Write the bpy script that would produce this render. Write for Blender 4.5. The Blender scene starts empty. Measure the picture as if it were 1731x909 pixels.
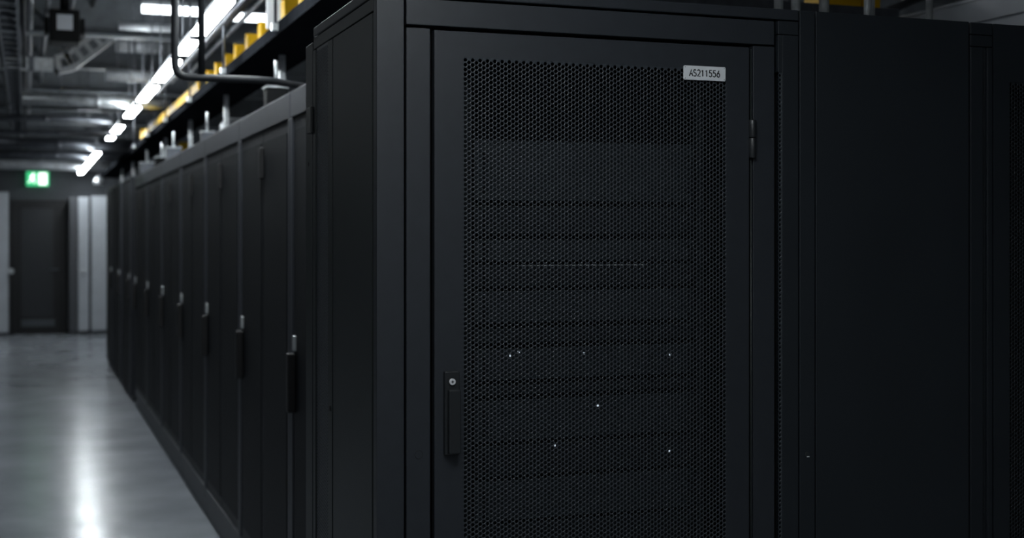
import bpy, math
import numpy as np
from math import sin, cos, pi, radians

# ------------------------------------------------------------------ camera
F = 2243.0
TH = radians(20.08)
S_, C_ = sin(TH), cos(TH)
CH = 1.555
HY = 400.0

def xon(px, Y):            # X of the point seen at column px on the plane y = Y
    t = (px - 865.5) / F
    return Y * (S_ + t * C_) / (C_ - t * S_)

def yon(px, X):            # Y of the point seen at column px on the plane x = X
    t = (px - 865.5) / F
    return X * (C_ - t * S_) / (S_ + t * C_)

def zat(py, X, Y):
    return CH + (HY - py) * (X * S_ + Y * C_) / F

sc = bpy.context.scene
COL = sc.collection

# ------------------------------------------------------------------ materials
def mat(name, col, rough=0.5, metal=0.0, spec=0.5, noise=None, bump=None, emit=None, estr=0.0, tint=None):
    m = bpy.data.materials.new(name)
    m.use_nodes = True
    nt = m.node_tree
    b = nt.nodes['Principled BSDF']
    b.inputs['Base Color'].default_value = (*col, 1)
    b.inputs['Roughness'].default_value = rough
    b.inputs['Metallic'].default_value = metal
    b.inputs['Specular IOR Level'].default_value = spec
    if emit:
        b.inputs['Emission Color'].default_value = (*emit, 1)
        b.inputs['Emission Strength'].default_value = estr
    tc = nt.nodes.new('ShaderNodeTexCoord')
    if noise:              # (scale, amount, stretch)
        mp = nt.nodes.new('ShaderNodeMapping')
        mp.inputs['Scale'].default_value = noise[2] if len(noise) > 2 else (1, 1, 1)
        nz = nt.nodes.new('ShaderNodeTexNoise')
        nz.inputs['Scale'].default_value = noise[0]
        nz.inputs['Detail'].default_value = 6
        rp = nt.nodes.new('ShaderNodeMapRange')
        rp.inputs['From Min'].default_value = 0.3
        rp.inputs['From Max'].default_value = 0.7
        rp.inputs['To Min'].default_value = 1 - noise[1]
        rp.inputs['To Max'].default_value = 1 + noise[1]
        mx = nt.nodes.new('ShaderNodeVectorMath'); mx.operation = 'SCALE'
        mx.inputs[0].default_value = col
        nt.links.new(tc.outputs['Object'], mp.inputs['Vector'])
        nt.links.new(mp.outputs[0], nz.inputs['Vector'])
        nt.links.new(nz.outputs['Fac'], rp.inputs['Value'])
        nt.links.new(rp.outputs[0], mx.inputs['Scale'])
        nt.links.new(mx.outputs[0], b.inputs['Base Color'])
    if bump:               # (scale, strength)
        n2 = nt.nodes.new('ShaderNodeTexNoise')
        n2.inputs['Scale'].default_value = bump[0]
        n2.inputs['Detail'].default_value = 3
        bp = nt.nodes.new('ShaderNodeBump')
        bp.inputs['Strength'].default_value = bump[1]
        bp.inputs['Distance'].default_value = 0.0005
        nt.links.new(tc.outputs['Object'], n2.inputs['Vector'])
        nt.links.new(n2.outputs['Fac'], bp.inputs['Height'])
        nt.links.new(bp.outputs[0], b.inputs['Normal'])
    return m

PAINT = mat('black_powder_coat', (0.021, 0.0245, 0.030), 0.42, noise=(30, 0.08), bump=(900, 0.35))
PAINT2 = mat('black_powder_coat_plain', (0.0120, 0.0155, 0.0195), 0.5, noise=(3, 0.12), bump=(900, 0.3))
SIDE = mat('black_side_panel', (0.019, 0.0235, 0.024), 0.45, noise=(20, 0.08), bump=(900, 0.3))
MESHM = mat('perforated_steel', (0.030, 0.036, 0.043), 0.38)
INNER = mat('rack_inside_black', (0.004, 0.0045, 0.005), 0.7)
SERVER = mat('server_face_dark', (0.016, 0.021, 0.0245), 0.55, spec=0.25, noise=(12, 0.3, (1, 1, 6)))
SERVER2 = mat('server_bezel_dark', (0.008, 0.0105, 0.0125), 0.55, spec=0.25, noise=(12, 0.3, (1, 1, 6)))
HANDLE = mat('handle_black_plastic', (0.016, 0.018, 0.020), 0.38)
CHROME = mat('polished_lock_metal', (0.75, 0.76, 0.78), 0.35, 0.25)
KEYWAY = mat('keyway_black', (0.004, 0.004, 0.004), 0.6)
PLATE = mat('silver_name_plate', (0.62, 0.64, 0.66), 0.5, 0.0, noise=(60, 0.05))
INK = mat('black_lettering', (0.006, 0.006, 0.007), 0.6)
LED = mat('small_white_led', (0.6, 0.65, 0.7), 0.4, emit=(0.75, 0.87, 1.0), estr=0.32)
ROWP = mat('row_cabinet_frame_paint', (0.038, 0.041, 0.050), 0.45, spec=0.3, noise=(9, 0.1))
ROWD = mat('row_cabinet_door_paint', (0.012, 0.0135, 0.0165), 0.5, spec=0.2)
ROWH = mat('row_handle_black', (0.004, 0.004, 0.005), 0.5)
ROWM = mat('row_door_mesh', (0.009, 0.0105, 0.013), 0.6, spec=0.15, noise=(400, 0.3))
FAR = mat('far_cabinet_black', (0.022, 0.025, 0.03), 0.5)
GALV = mat('galvanised_steel', (0.55, 0.58, 0.60), 0.33, 0.5, noise=(25, 0.25))
GALVD = mat('dull_steel_tray', (0.13, 0.14, 0.16), 0.4, 0.6, noise=(18, 0.2))
TRAYG = mat('grey_perforated_steel', (0.42, 0.44, 0.46), 0.5, 0.1, noise=(18, 0.2))
TRAYM = mat('dark_tray_paint', (0.010, 0.011, 0.013), 0.8, spec=0.0, noise=(18, 0.2))
BPIPE = mat('dark_painted_pipe', (0.014, 0.016, 0.019), 0.55, spec=0.25)
BEAMM = mat('grey_painted_beam', (0.13, 0.145, 0.16), 0.5, noise=(8, 0.2))
DUCTM = mat('duct_sheet_steel', (0.55, 0.58, 0.61), 0.4, 0.15, noise=(10, 0.25))
YEL = mat('yellow_raceway_plastic', (0.62, 0.355, 0.004), 0.5, spec=0.2)
WHT = mat('white_sign_plastic', (0.75, 0.76, 0.78), 0.5)
BOXB = mat('black_device_housing', (0.005, 0.0055, 0.006), 0.6, spec=0.15)
GREYP = mat('grey_panel_paint', (0.27, 0.29, 0.32), 0.5, noise=(6, 0.08))
LGREY = mat('light_grey_cabinet_paint', (0.46, 0.49, 0.53), 0.5, noise=(4, 0.08))
DGREY = mat('dark_grey_cabinet_paint', (0.07, 0.075, 0.085), 0.5)
DOORB = mat('black_door_paint', (0.005, 0.0055, 0.007), 0.6)
DOORP = mat('dark_door_panel', (0.014, 0.017, 0.021), 0.4)
KICK = mat('steel_kick_plate', (0.07, 0.08, 0.09), 0.4, 0.3)
WALLM = mat('dark_grey_wall', (0.06, 0.066, 0.074), 0.8, noise=(3, 0.15))
CEILM = mat('dark_metal_deck', (0.055, 0.06, 0.067), 0.6, noise=(5, 0.3))
LAMP = mat('lamp_diffuser', (0.9, 0.9, 0.9), 0.5, emit=(0.90, 0.97, 1.0), estr=26.0)
LAMPX = mat('cross_lamp_diffuser', (0.9, 0.9, 0.9), 0.5, emit=(0.86, 0.95, 1.0), estr=3.0)
FILLS = mat('side_fill_diffuser', (0.9, 0.9, 0.9), 0.5, emit=(0.90, 0.97, 1.0), estr=2.6)  # glow of the fill lamps added along the left wall
FILLF = mat('viewer_fill_diffuser', (0.9, 0.9, 0.9), 0.5, emit=(0.92, 0.96, 1.0), estr=16.0)  # glow of the fill lamp added above the viewer
FILLB = mat('back_fill_diffuser', (0.9, 0.9, 0.9), 0.5, emit=(0.92, 0.96, 1.0), estr=14.0)  # glow of the fill lamps added behind the racks
HOUS = mat('lamp_housing_white', (0.45, 0.47, 0.5), 0.5)
EXITG = mat('exit_sign_green', (0.02, 0.3, 0.12), 0.5, emit=(0.05, 0.55, 0.22), estr=0.6)
EXITW = mat('exit_sign_white', (0.8, 0.85, 0.8), 0.5, emit=(0.8, 1.0, 0.85), estr=1.3)

def floor_mat():
    m = mat('polished_concrete', (0.23, 0.25, 0.275), 0.22, spec=0.7)
    nt = m.node_tree; b = nt.nodes['Principled BSDF']
    tc = nt.nodes.new('ShaderNodeTexCoord')
    n = nt.nodes.new('ShaderNodeTexNoise'); n.inputs['Scale'].default_value = 1.6; n.inputs['Detail'].default_value = 8
    r = nt.nodes.new('ShaderNodeValToRGB')
    r.color_ramp.elements[0].position = 0.3; r.color_ramp.elements[0].color = (0.225, 0.245, 0.275, 1)
    r.color_ramp.elements[1].position = 0.7; r.color_ramp.elements[1].color = (0.36, 0.385, 0.42, 1)
    r2 = nt.nodes.new('ShaderNodeMapRange'); r2.inputs['To Min'].default_value = 0.13; r2.inputs['To Max'].default_value = 0.30
    n3 = nt.nodes.new('ShaderNodeTexNoise'); n3.inputs['Scale'].default_value = 2.4; n3.inputs['Detail'].default_value = 5
    nt.links.new(tc.outputs['Object'], n.inputs['Vector']); nt.links.new(tc.outputs['Object'], n3.inputs['Vector'])
    nt.links.new(n.outputs['Fac'], r.inputs[0]); nt.links.new(r.outputs[0], b.inputs['Base Color'])
    nt.links.new(n3.outputs['Fac'], r2.inputs['Value']); nt.links.new(r2.outputs[0], b.inputs['Roughness'])
    return m
FLOOR = floor_mat()

# ------------------------------------------------------------------ mesh helpers
class MB:
    def __init__(s): s.v = []; s.f = []; s.sm = []
    def box(s, x0, x1, y0, y1, z0, z1):
        i = len(s.v)
        s.v += [(x0,y0,z0),(x1,y0,z0),(x1,y1,z0),(x0,y1,z0),(x0,y0,z1),(x1,y0,z1),(x1,y1,z1),(x0,y1,z1)]
        s.f += [tuple(i+k for k in q) for q in ((0,3,2,1),(4,5,6,7),(0,1,5,4),(1,2,6,5),(2,3,7,6),(3,0,4,7))]
        s.sm += [False]*6
        return s
    def tube(s, pts, r, n=12, cap=True):
        pts = [np.array(p, float) for p in pts]
        i0 = len(s.v); m = len(pts)
        up = None
        for k, p in enumerate(pts):
            d = (pts[min(k+1, m-1)] - pts[max(k-1, 0)]); d /= np.linalg.norm(d)
            if up is None:
                a = np.array((0, 0, 1.0)) if abs(d[2]) < 0.9 else np.array((1.0, 0, 0))
                up = np.cross(d, a); up /= np.linalg.norm(up)
            else:
                up = up - d*np.dot(up, d); up /= np.linalg.norm(up)
            w = np.cross(d, up)
            rr = r[k] if isinstance(r, (list, tuple)) else r
            for j in range(n):
                a = 2*pi*j/n
                s.v.append(tuple(p + rr*(cos(a)*up + sin(a)*w)))
        for k in range(m-1):
            for j in range(n):
                a, b = i0+k*n+j, i0+k*n+(j+1) % n
                s.f.append((a, b, b+n, a+n)); s.sm.append(True)
        if cap:
            s.f.append(tuple(i0+j for j in range(n))[::-1]); s.f.append(tuple(i0+(m-1)*n+j for j in range(n))); s.sm += [False, False]
        return s
    def poly(s, pts, ext):                  # prism: pts ring + extrusion vector
        i = len(s.v); n = len(pts)
        s.v += [tuple(p) for p in pts] + [tuple(np.array(p)+np.array(ext)) for p in pts]
        s.f += [tuple(i+k for k in range(n))[::-1], tuple(i+n+k for k in range(n))]
        s.f += [(i+k, i+(k+1) % n, i+n+(k+1) % n, i+n+k) for k in range(n)]
        s.sm += [False]*(n+2)
        return s
    def build(s, name, m, parent=None, bevel=0.0, seg=2):
        me = bpy.data.meshes.new(name)
        me.from_pydata(s.v, [], s.f)
        me.polygons.foreach_set('use_smooth', s.sm)
        me.materials.append(m); me.update()
        o = bpy.data.objects.new(name, me); COL.objects.link(o)
        if parent: o.parent = parent
        if bevel:
            b = o.modifiers.new('bevel', 'BEVEL'); b.width = bevel; b.segments = seg; b.limit_method = 'ANGLE'; b.angle_limit = radians(40)
            b.harden_normals = False
        return o

def empty(name, loc, label, cat, group=None, kind=None):
    o = bpy.data.objects.new(name, None); COL.objects.link(o)
    o.location = loc; o.empty_display_size = 0.1
    return tag(o, label, cat, group, kind)
def tag(o, label=None, cat=None, group=None, kind=None):
    if label: o['label'] = label
    if cat: o['category'] = cat
    if group: o['group'] = group
    if kind: o['kind'] = kind
    return o
def copy_tree(o, parent=None):
    c = o.copy(); COL.objects.link(c); c.parent = parent
    for ch in list(o.children): copy_tree(ch, c)
    return c
def bent(pts, rad=0.08, n=6):
    """polyline with rounded corners"""
    P = [np.array(p, float) for p in pts]; out = [P[0]]
    for a, b, c in zip(P, P[1:], P[2:]):
        d1 = (a-b)/np.linalg.norm(a-b); d2 = (c-b)/np.linalg.norm(c-b)
        s, e = b+d1*rad, b+d2*rad
        for k in range(n+1):
            t = k/n; out.append((1-t)**2*s + 2*t*(1-t)*b + t*t*e)
    out.append(P[-1]); return out

def perf_sheet(name, m, parent, u0, u1, v0, v1, cs, pv, r, to3, thick=0.0012, first=-1):
    """Perforated sheet: holes staggered in columns (spacing cs), pitch pv. to3(u, v, d) gives the 3-D points; d = depth."""
    nc = int((u1-u0)/cs); nr = int((v1-v0)/pv)
    i, j = np.meshgrid(np.arange(nc), np.arange(nr), indexing='ij')
    i = i.ravel(); j = j.ravel()
    cu = u0 + (i+0.5)*cs; cv = v1 - (j+0.5)*pv - (i % 2)*pv/2
    N = len(cu)
    # outer ring of 12 points, a hexagon in a lattice stretched to cs
    R = pv/math.sqrt(3); sx = cs/(1.5*R)
    ang = np.arange(12)*pi/6
    rad = np.where(np.arange(12) % 2 == 0, R, pv/2)
    ou, ov = rad*np.cos(ang)*sx, rad*np.sin(ang)
    iu, iv = r*np.cos(ang)*0.97, r*np.sin(ang)
    def ring(du, dv, d):
        return to3(cu[:, None]+du[None], cv[:, None]+dv[None], np.full((N, 12), d))
    A = ring(ou, ov, 0.0); B = ring(iu, iv, 0.0); Cc = ring(iu, iv, thick)
    V = np.concatenate([A, B, Cc], axis=1).reshape(-1, 3)
    k = np.arange(12); k2 = (k+1) % 12
    q = np.concatenate([np.stack([k, k2, 12+k2, 12+k], 1), np.stack([12+k, 12+k2, 24+k2, 24+k], 1)])
    Q = (q[None]+(np.arange(N)*36)[:, None, None]).reshape(-1, 4)
    # solid cells round the edge
    bi, bj = [], []
    for a in range(first, nc+1):
        bi += [a, a]; bj += [-1, nr]
    for b in range(0, nr):
        bi += [first, nc] if first < 0 else [nc]; bj += [b, b] if first < 0 else [b]
    for a in range(first, nc+1):
        if a % 2 == 0: bi.append(a); bj.append(nr+1)
    bi = np.array(bi); bj = np.array(bj)
    su = u0 + (bi+0.5)*cs; sv = v1-(bj+0.5)*pv-(bi % 2)*pv/2
    M = len(su)
    D = to3(su[:, None]+ou[None, ::2], sv[:, None]+ov[None, ::2], np.zeros((M, 6))).reshape(-1, 3)
    nb = len(V)
    V = np.concatenate([V, D])
    me = bpy.data.meshes.new(name)
    nq = len(Q)
    loops = np.concatenate([Q.ravel(), nb+np.arange(M*6)]).astype(np.int32)
    starts = np.concatenate([np.arange(nq)*4, nq*4+np.arange(M)*6]).astype(np.int32)
    me.vertices.add(len(V)); me.vertices.foreach_set('co', V.astype(np.float32).ravel())
    me.loops.add(len(loops)); me.loops.foreach_set('vertex_index', loops)
    me.polygons.add(nq+M); me.polygons.foreach_set('loop_start', starts)
    me.update(calc_edges=True); me.validate()
    me.materials.append(m)
    o = bpy.data.objects.new(name, me); COL.objects.link(o)
    if parent: o.parent = parent
    return o

# ------------------------------------------------------------------ the room
H = 2.1
CZ = 3.55
YE = 22.6
def struct(name, mb, m, **k):
    o = mb.build(name, m, **k); o['kind'] = 'structure'; return o
struct('floor', MB().box(-2.2, 6.5, -4.2, YE+0.2, -0.1, 0), FLOOR)
cb = MB().box(-2.2, 6.5, -4.2, YE+0.2, CZ, CZ+0.1)
for k in range(130):                        # ribs of the metal deck
    y = -4.1 + k*0.2
    cb.box(-2.2, 6.5, y, y+0.09, CZ-0.04, CZ+0.01)
struct('ceiling', cb, CEILM)
struct('wall_back', MB().box(-2.2, 6.5, YE, YE+0.2, 0, CZ), WALLM)
struct('wall_front', MB().box(-2.2, 6.5, -4.4, -4.2, 0, CZ), WALLM)
struct('wall_left', MB().box(-2.4, -2.2, -4.2, YE+0.2, 0, CZ), WALLM)
struct('wall_right', MB().box(6.5, 6.7, -4.2, YE+0.2, 0, CZ), WALLM)

ORD = ['nearest', 'second', 'third', 'fourth', 'fifth', 'sixth', 'seventh', 'eighth', 'ninth', 'tenth', 'eleventh', 'twelfth', 'thirteenth', 'fourteenth', 'fifteenth', 'sixteenth', 'seventeenth', 'eighteenth', 'nineteenth', 'twentieth', 'twenty-first']

# ------------------------------------------------------------------ the rack in front
XC = 0.702; YF = 2.762; XR = 1.744; YB = 3.44
rack = empty('server_rack', (XC, YF, 0), 'large black server rack in front, perforated door with silver plate AS211556', 'server rack')
def L(x, y, z): return (x-XC, y-YF, z)
def fb(mb, x0, x1, z0, z1, d0, d1):         # a box given by world x, z and depth behind the front plane
    return mb.box(x0-XC, x1-XC, d0, d1, z0, z1)
def fx(px): return xon(px, YF)

x_post = fx(683); x_ls0 = fx(687); x_ls1 = fx(727); x_d0 = fx(734.5); x_d1 = fx(1267); x_rs0 = fx(1273.5); x_rs1 = fx(1309); x_rc0 = fx(1315.5)
# corner post (front) with its side flange
pb = MB(); fb(pb, XC, x_post, 0.0, 2.071, 0, 0.028)
pb.build('corner_post', PAINT, rack, 0.0012)
# front trims
t = MB(); fb(t, x_ls0, x_ls1, 0.02, 2.006, 0.0, 0.02); t.build('front_trim', PAINT, rack, 0.001)
t = MB(); fb(t, x_rs0, x_rs1, 0.02, 2.008, 0.0, 0.02); t.build('front_trim', PAINT, rack, 0.001)
t = MB(); fb(t, x_ls0, x_rs1, 2.0125, 2.0695, 0.0, 0.03); t.build('header_panel', PAINT, rack, 0.0018)
t = MB(); fb(t, XC, XR, 2.0745, H, -0.001, YB-YF-0.01); t.build('top_panel', PAINT, rack, 0.003)
# right column with a row of holes
xw0 = fx(1322.5)
zc0 = zat(60, XR, YF); zc1 = zat(37.5, XR, YF)
t = MB(); fb(t, x_rc0, XR-0.001, zc0+0.001, 2.0715, 0.0, 0.03); t.build('cap_block', PAINT2, rack, 0.001)
t = MB(); fb(t, xw0, XR-0.001, 0.02, zc0-0.001, 0.0, 0.03); fb(t, x_rc0, xw0, zat(122, 1.70, YF), zc0-0.001, 0.0, 0.03); t.build('side_column', PAINT2, rack, 0.0008)
def fr(u, v, d): return np.stack([u-XC, d, v], -1)
perf_sheet('perforated_strip', MESHM, rack, x_rc0+0.0015, xw0+0.001, 0.03, zat(124, 1.70, YF), 0.0088, 0.0105, 0.0034, lambda u, v, d: fr(u, v, d+0.002), first=0)
if True:
    t = MB(); t.tube([L(fx(1331), YF+0.002, zat(44, 1.72, YF)), L(fx(1331), YF-0.0008, zat(44, 1.72, YF))], 0.0018, 10)
    t.tube([L(fx(1342), YF+0.002, zat(48, 1.72, YF)), L(fx(1342), YF-0.0008, zat(48, 1.72, YF))], 0.0018, 10)
    t.build('rivet', HANDLE, rack)
# dark recess frame behind the gaps
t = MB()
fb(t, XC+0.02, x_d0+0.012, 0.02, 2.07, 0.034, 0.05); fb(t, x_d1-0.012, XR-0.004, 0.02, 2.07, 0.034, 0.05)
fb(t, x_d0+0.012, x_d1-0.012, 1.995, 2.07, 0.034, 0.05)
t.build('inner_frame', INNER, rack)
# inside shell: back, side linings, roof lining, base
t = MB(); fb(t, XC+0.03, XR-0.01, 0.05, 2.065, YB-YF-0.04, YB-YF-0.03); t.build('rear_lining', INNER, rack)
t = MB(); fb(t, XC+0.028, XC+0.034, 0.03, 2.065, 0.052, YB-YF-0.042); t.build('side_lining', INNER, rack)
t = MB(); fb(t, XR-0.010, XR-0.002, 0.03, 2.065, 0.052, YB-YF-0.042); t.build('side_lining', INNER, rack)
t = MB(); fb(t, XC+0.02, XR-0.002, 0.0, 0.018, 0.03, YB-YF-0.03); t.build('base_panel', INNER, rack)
# 19 inch mounting rails
for xr in (0.925, 1.512):
    t = MB(); fb(t, xr, xr+0.02, 0.03, 2.06, 0.085, 0.105)
    t.build('mounting_rail', SERVER2, rack)

# door
M0x, M1x = fx(784), fx(1227)
MZ1 = zat(97, M0x, YF)
CS, PV = 0.00855, 0.0105
ncol = round((M1x-M0x)/CS); M1x = M0x+ncol*CS
nrow = int((MZ1-0.12)/PV); MZ0 = MZ1-nrow*PV
DZ1 = 2.004
t = MB()
e = 0.004
fb(t, x_d0, M0x-0.0005, 0.03, DZ1, 0.001, 0.0185); fb(t, M1x+0.0005, x_d1, 0.03, DZ1, 0.001, 0.0185)
fb(t, M0x-0.0005, M1x+0.0005, MZ1+0.0015, DZ1, 0.001, 0.0185); fb(t, M0x-0.0005, M1x+0.0005, 0.03, MZ0-0.003, 0.001, 0.0185)
# weld the four bars into one frame face: a single ring with the opening
def ring_frame(x0, x1, z0, z1, a0, a1, b0, b1, d0, d1):
    """rectangular ring (outer x0..x1,z0..z1; opening a0..a1,b0..b1)"""
    mb = MB()
    o = [(x0, z0), (x1, z0), (x1, z1), (x0, z1)]; n = [(a0, b0), (a1, b0), (a1, b1), (a0, b1)]
    for d in (d0, d1):
        mb.v += [(x-XC, d, z) for x, z in o] + [(x-XC, d, z) for x, z in n]
    for k in range(4):
        q = (k+1) % 4
        mb.f += [(k, q, 4+q, 4+k), (8+k, 12+k, 12+q, 8+q), (k, 8+k, 8+q, q), (4+k, 4+q, 12+q, 12+k)]
    mb.sm = [False]*16
    return mb
door = ring_frame(x_d0, x_d1, 0.03, DZ1, M0x-0.0005, M1x+0.0005, MZ0-0.002, MZ1+0.001, 0.001, 0.0185).build('door', PAINT, rack)
bv = door.modifiers.new('bevel', 'BEVEL'); bv.width = 0.0018; bv.segments = 2; bv.limit_method = 'WEIGHT'
att = door.data.attributes.new('bevel_weight_edge', 'FLOAT', 'EDGE')
outer = {0, 1, 2, 3}
vals = [1.0 if set(ed.vertices) <= outer else 0.0 for ed in door.data.edges]
att.data.foreach_set('value', vals)
perf_sheet('mesh_panel', MESHM, door, M0x, M1x, MZ0, MZ1, CS, PV, 0.0041, lambda u, v, d: fr(u, v, d+0.0015))
# hinge: long rod and two barrels
hx = fx(1271)
t = MB(); t.tube([L(hx, YF+0.004, 0.05), L(hx, YF+0.004, 2.0)], 0.0016, 10); t.build('hinge_rod', SIDE, rack)
hz1, hz0 = zat(203, hx, YF), zat(267, hx, YF); hm = zat(233, hx, YF)
h = MB(); h.tube([L(hx, YF-0.003, hz0), L(hx, YF-0.003, hm-0.0008)], 0.0085, 20); h.tube([L(hx, YF-0.003, hm+0.0008), L(hx, YF-0.003, hz1)], 0.0085, 20)
h.build('hinge', HANDLE, rack, 0.0012)
h = MB(); h.tube([L(hx, YF-0.003, 0.25), L(hx, YF-0.003, 0.29)], 0.0085, 20); h.tube([L(hx, YF-0.003, 0.292), L(hx, YF-0.003, 0.335)], 0.0085, 20)
h.build('hinge', HANDLE, rack, 0.0012)
# swing handle
hx0, hx1 = fx(749), fx(774.5)
az1, az0 = zat(627, hx0, YF), zat(768, hx0, YF)
h = MB(); fb(h, hx0+0.0005, hx1, az0, az1, -0.012, 0.001)
han = h.build('swing_handle', HANDLE, rack, 0.0025, 3)
h = MB(); fb(h, fx(753.5), fx(773.5), zat(765, hx0, YF), zat(657, hx0, YF), -0.026, -0.0125)
h.build('lever', HANDLE, han, 0.003, 3)
lx, lz = fx(761.5), zat(644.5, hx0, YF)
h = MB(); h.tube([L(lx, YF-0.0115, lz), L(lx, YF-0.0135, lz)], 0.0085, 24, cap=False); h.build('lock_collar', KEYWAY, han)
h = MB(); h.tube([L(lx, YF-0.0118, lz), L(lx, YF-0.0155, lz), L(lx, YF-0.0158, lz)], [0.0072, 0.0072, 0.0066], 24)
lk = h.build('lock_cylinder', CHROME, han)
lk['label'] = 'bright metal lock cylinder'
h = MB(); h.box(lx-XC-0.0032, lx-XC+0.0032, -0.0163, -0.0157, lz-0.0009, lz+0.0009); h.box(lx-XC-0.0009, lx-XC+0.0012, -0.0163, -0.0157, lz-0.003, lz+0.003)
h.build('keyhole', KEYWAY, han)
# round plug on the trim
def ringdisc(px, py, r, m, name, par, off=0.0):
    X = fx(px); Z = zat(py, X, YF)
    a = MB(); n = 28
    for k in range(n):
        pass
    a.tube([L(X, YF+0.0002-off, Z), L(X, YF-0.0006-off, Z)], r, n)
    q = a.build(name, m, par)
    b = MB()
    pts = [L(X+cos(2*pi*k/n)*r, YF-0.0005-off, Z+sin(2*pi*k/n)*r) for k in range(n+1)]
    b.tube(pts, 0.0005, 6, cap=False); b.build('plug_rim', KEYWAY, q)
    return q
ringdisc(708, 768, 0.0088, PAINT, 'blanking_plug', rack)
# name plate
px0, px1 = fx(1154.8), fx(1225.4)
pz1 = zat(110.5, px0, YF); pz0 = zat(134.5, px0, YF)
def rrect(x0, x1, z0, z1, r, y, n=4):
    P = []
    for cx, cz, a in ((x1-r, z0+r, -pi/2), (x1-r, z1-r, 0), (x0+r, z1-r, pi/2), (x0+r, z0+r, pi)):
        for k in range(n+1):
            P.append((cx+r*cos(a+k*pi/2/n)-XC, y, cz+r*sin(a+k*pi/2/n)))
    return P
pl = MB().poly(rrect(px0, px1, pz0, pz1, 0.0035, -0.0035), (0, 0.0035, 0)).build('name_plate', PLATE, rack, 0.0006)
pl['label'] = 'silver plate lettered AS211556'
def arc(cx, cz, rx, rz, a0, a1, n=12):
    return [(cx+rx*cos(radians(a0+(a1-a0)*k/n)), cz+rz*sin(radians(a0+(a1-a0)*k/n))) for k in range(n+1)]
GLYPH = {   # strokes in a 0.6 x 1 cell
    'A': [[(0.0, 0), (0.31, 1), (0.62, 0)], [(0.12, 0.33), (0.50, 0.33)]],
    'S': [arc(0.28, 0.75, 0.24, 0.25, 35, 250, 10) + arc(0.28, 0.26, 0.26, 0.26, 75, -145, 10)],
    '2': [arc(0.27, 0.72, 0.25, 0.28, 160, -25, 10) + [(0.02, 0.0), (0.56, 0.0)]],
    '1': [[(0.06, 0.80), (0.28, 1.0), (0.28, 0)]],
    '5': [[(0.50, 1), (0.10, 1), (0.06, 0.55)] + arc(0.26, 0.32, 0.26, 0.32, 125, -150, 12)],
    '6': [[(0.40, 1.0), (0.10, 0.50)] + arc(0.28, 0.30, 0.26, 0.30, 150, 510, 18)],
}
lt = MB(); gh = 0.0150; xa0, xa1 = fx(1164.5), fx(1217.5); word = 'AS211556'
adv = (xa1-xa0-0.0006)/8; gw = adv*1.30
zb_ = (pz0+pz1)/2-gh/2
for k, ch in enumerate(word):
    for st in GLYPH[ch]:
        lt.tube([(xa0+k*adv+u*gw-XC, -0.0034, zb_+v*gh) for u, v in st], 0.0014, 8)
lt.build('lettering', INK, pl)
for sx in (px0+0.0035, px1-0.0035):
    for sz in (pz0+0.0035, pz1-0.0035):
        MB().tube([(sx-XC, -0.0034, sz), (sx-XC, -0.0040, sz)], 0.0009, 10).build('rivet', INK, pl)

# left side of the rack (plane x = XC)
def sb(mb, y0, y1, z0, z1, o0=0.0, o1=0.02):   # box on the side: depth o into +x
    return mb.box(o0, o1, y0-YF, y1-YF, z0, z1)
def ys(px): return yon(px, XC)
zr1 = zat(66, XC, YB); zr2 = zat(84.5, XC, YB)
t = MB(); sb(t, YF+0.03, YB-0.012, zr2, zr1-0.0005, 0.0005, 0.024); t.build('side_rail', SIDE, rack, 0.001)
t = MB(); sb(t, YF+0.03, ys(629.5), 0.0, zr2-0.003, 0.002, 0.024); t.build('side_post', SIDE, rack, 0.001)
t = MB(); sb(t, ys(627.8), ys(562.5), 0.05, zr2-0.003, 0.001, 0.02); t.build('side_panel', SIDE, rack, 0.001)
t = MB(); sb(t, ys(560.5), ys(553.5), 0.05, zr2-0.003, 0.001, 0.02); t.build('side_strip', SIDE, rack, 0.001)
t = MB(); sb(t, YF+0.03, YB, 0.0, 0.048, 0.004, 0.02); t.build('bottom_rail', SIDE, rack)
yb0, yb1 = ys(553.5), ys(532.5)
perf_sheet('side_mesh', MESHM, rack, yb0+0.004, yb1-0.004, 0.06, zr2-0.006, 0.0072, 0.0088, 0.0029, lambda u, v, d: np.stack([d+0.004, u-YF, v], -1))
t = MB(); sb(t, yb1, YB, 0.05, zr2-0.003, 0.001, 0.02); t.build('side_strip', SIDE, rack, 0.001)
# rear door edge standing just behind the side
yr0, yr1 = YB+0.004, ys(517)
t = MB(); t.box(0.0, 0.9, yr0-YF, yr1-YF, 0.02, zat(72, XC, yr0)); rd = t.build('rear_door', SIDE, rack, 0.0015)
t = MB(); t.box(-0.007, 0.0005, ys(529.5)-YF, ys(523)-YF, zat(226, XC, 3.47), zat(182, XC, 3.47)); t.build('hinge', HANDLE, rd, 0.002)
t = MB(); t.tube([(0.001, ys(521.5)-YF, zat(277, XC, 3.48)), (-0.001, ys(521.5)-YF, zat(277, XC, 3.48))], 0.006, 14); t.build('screw', KEYWAY, rd)
t = MB(); t.tube([(0.002, ys(558)-YF, zat(690, XC, 3.23)), (-0.0012, ys(558)-YF, zat(690, XC, 3.23))], 0.0065, 14); t.build('screw', KEYWAY, rack)

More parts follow.
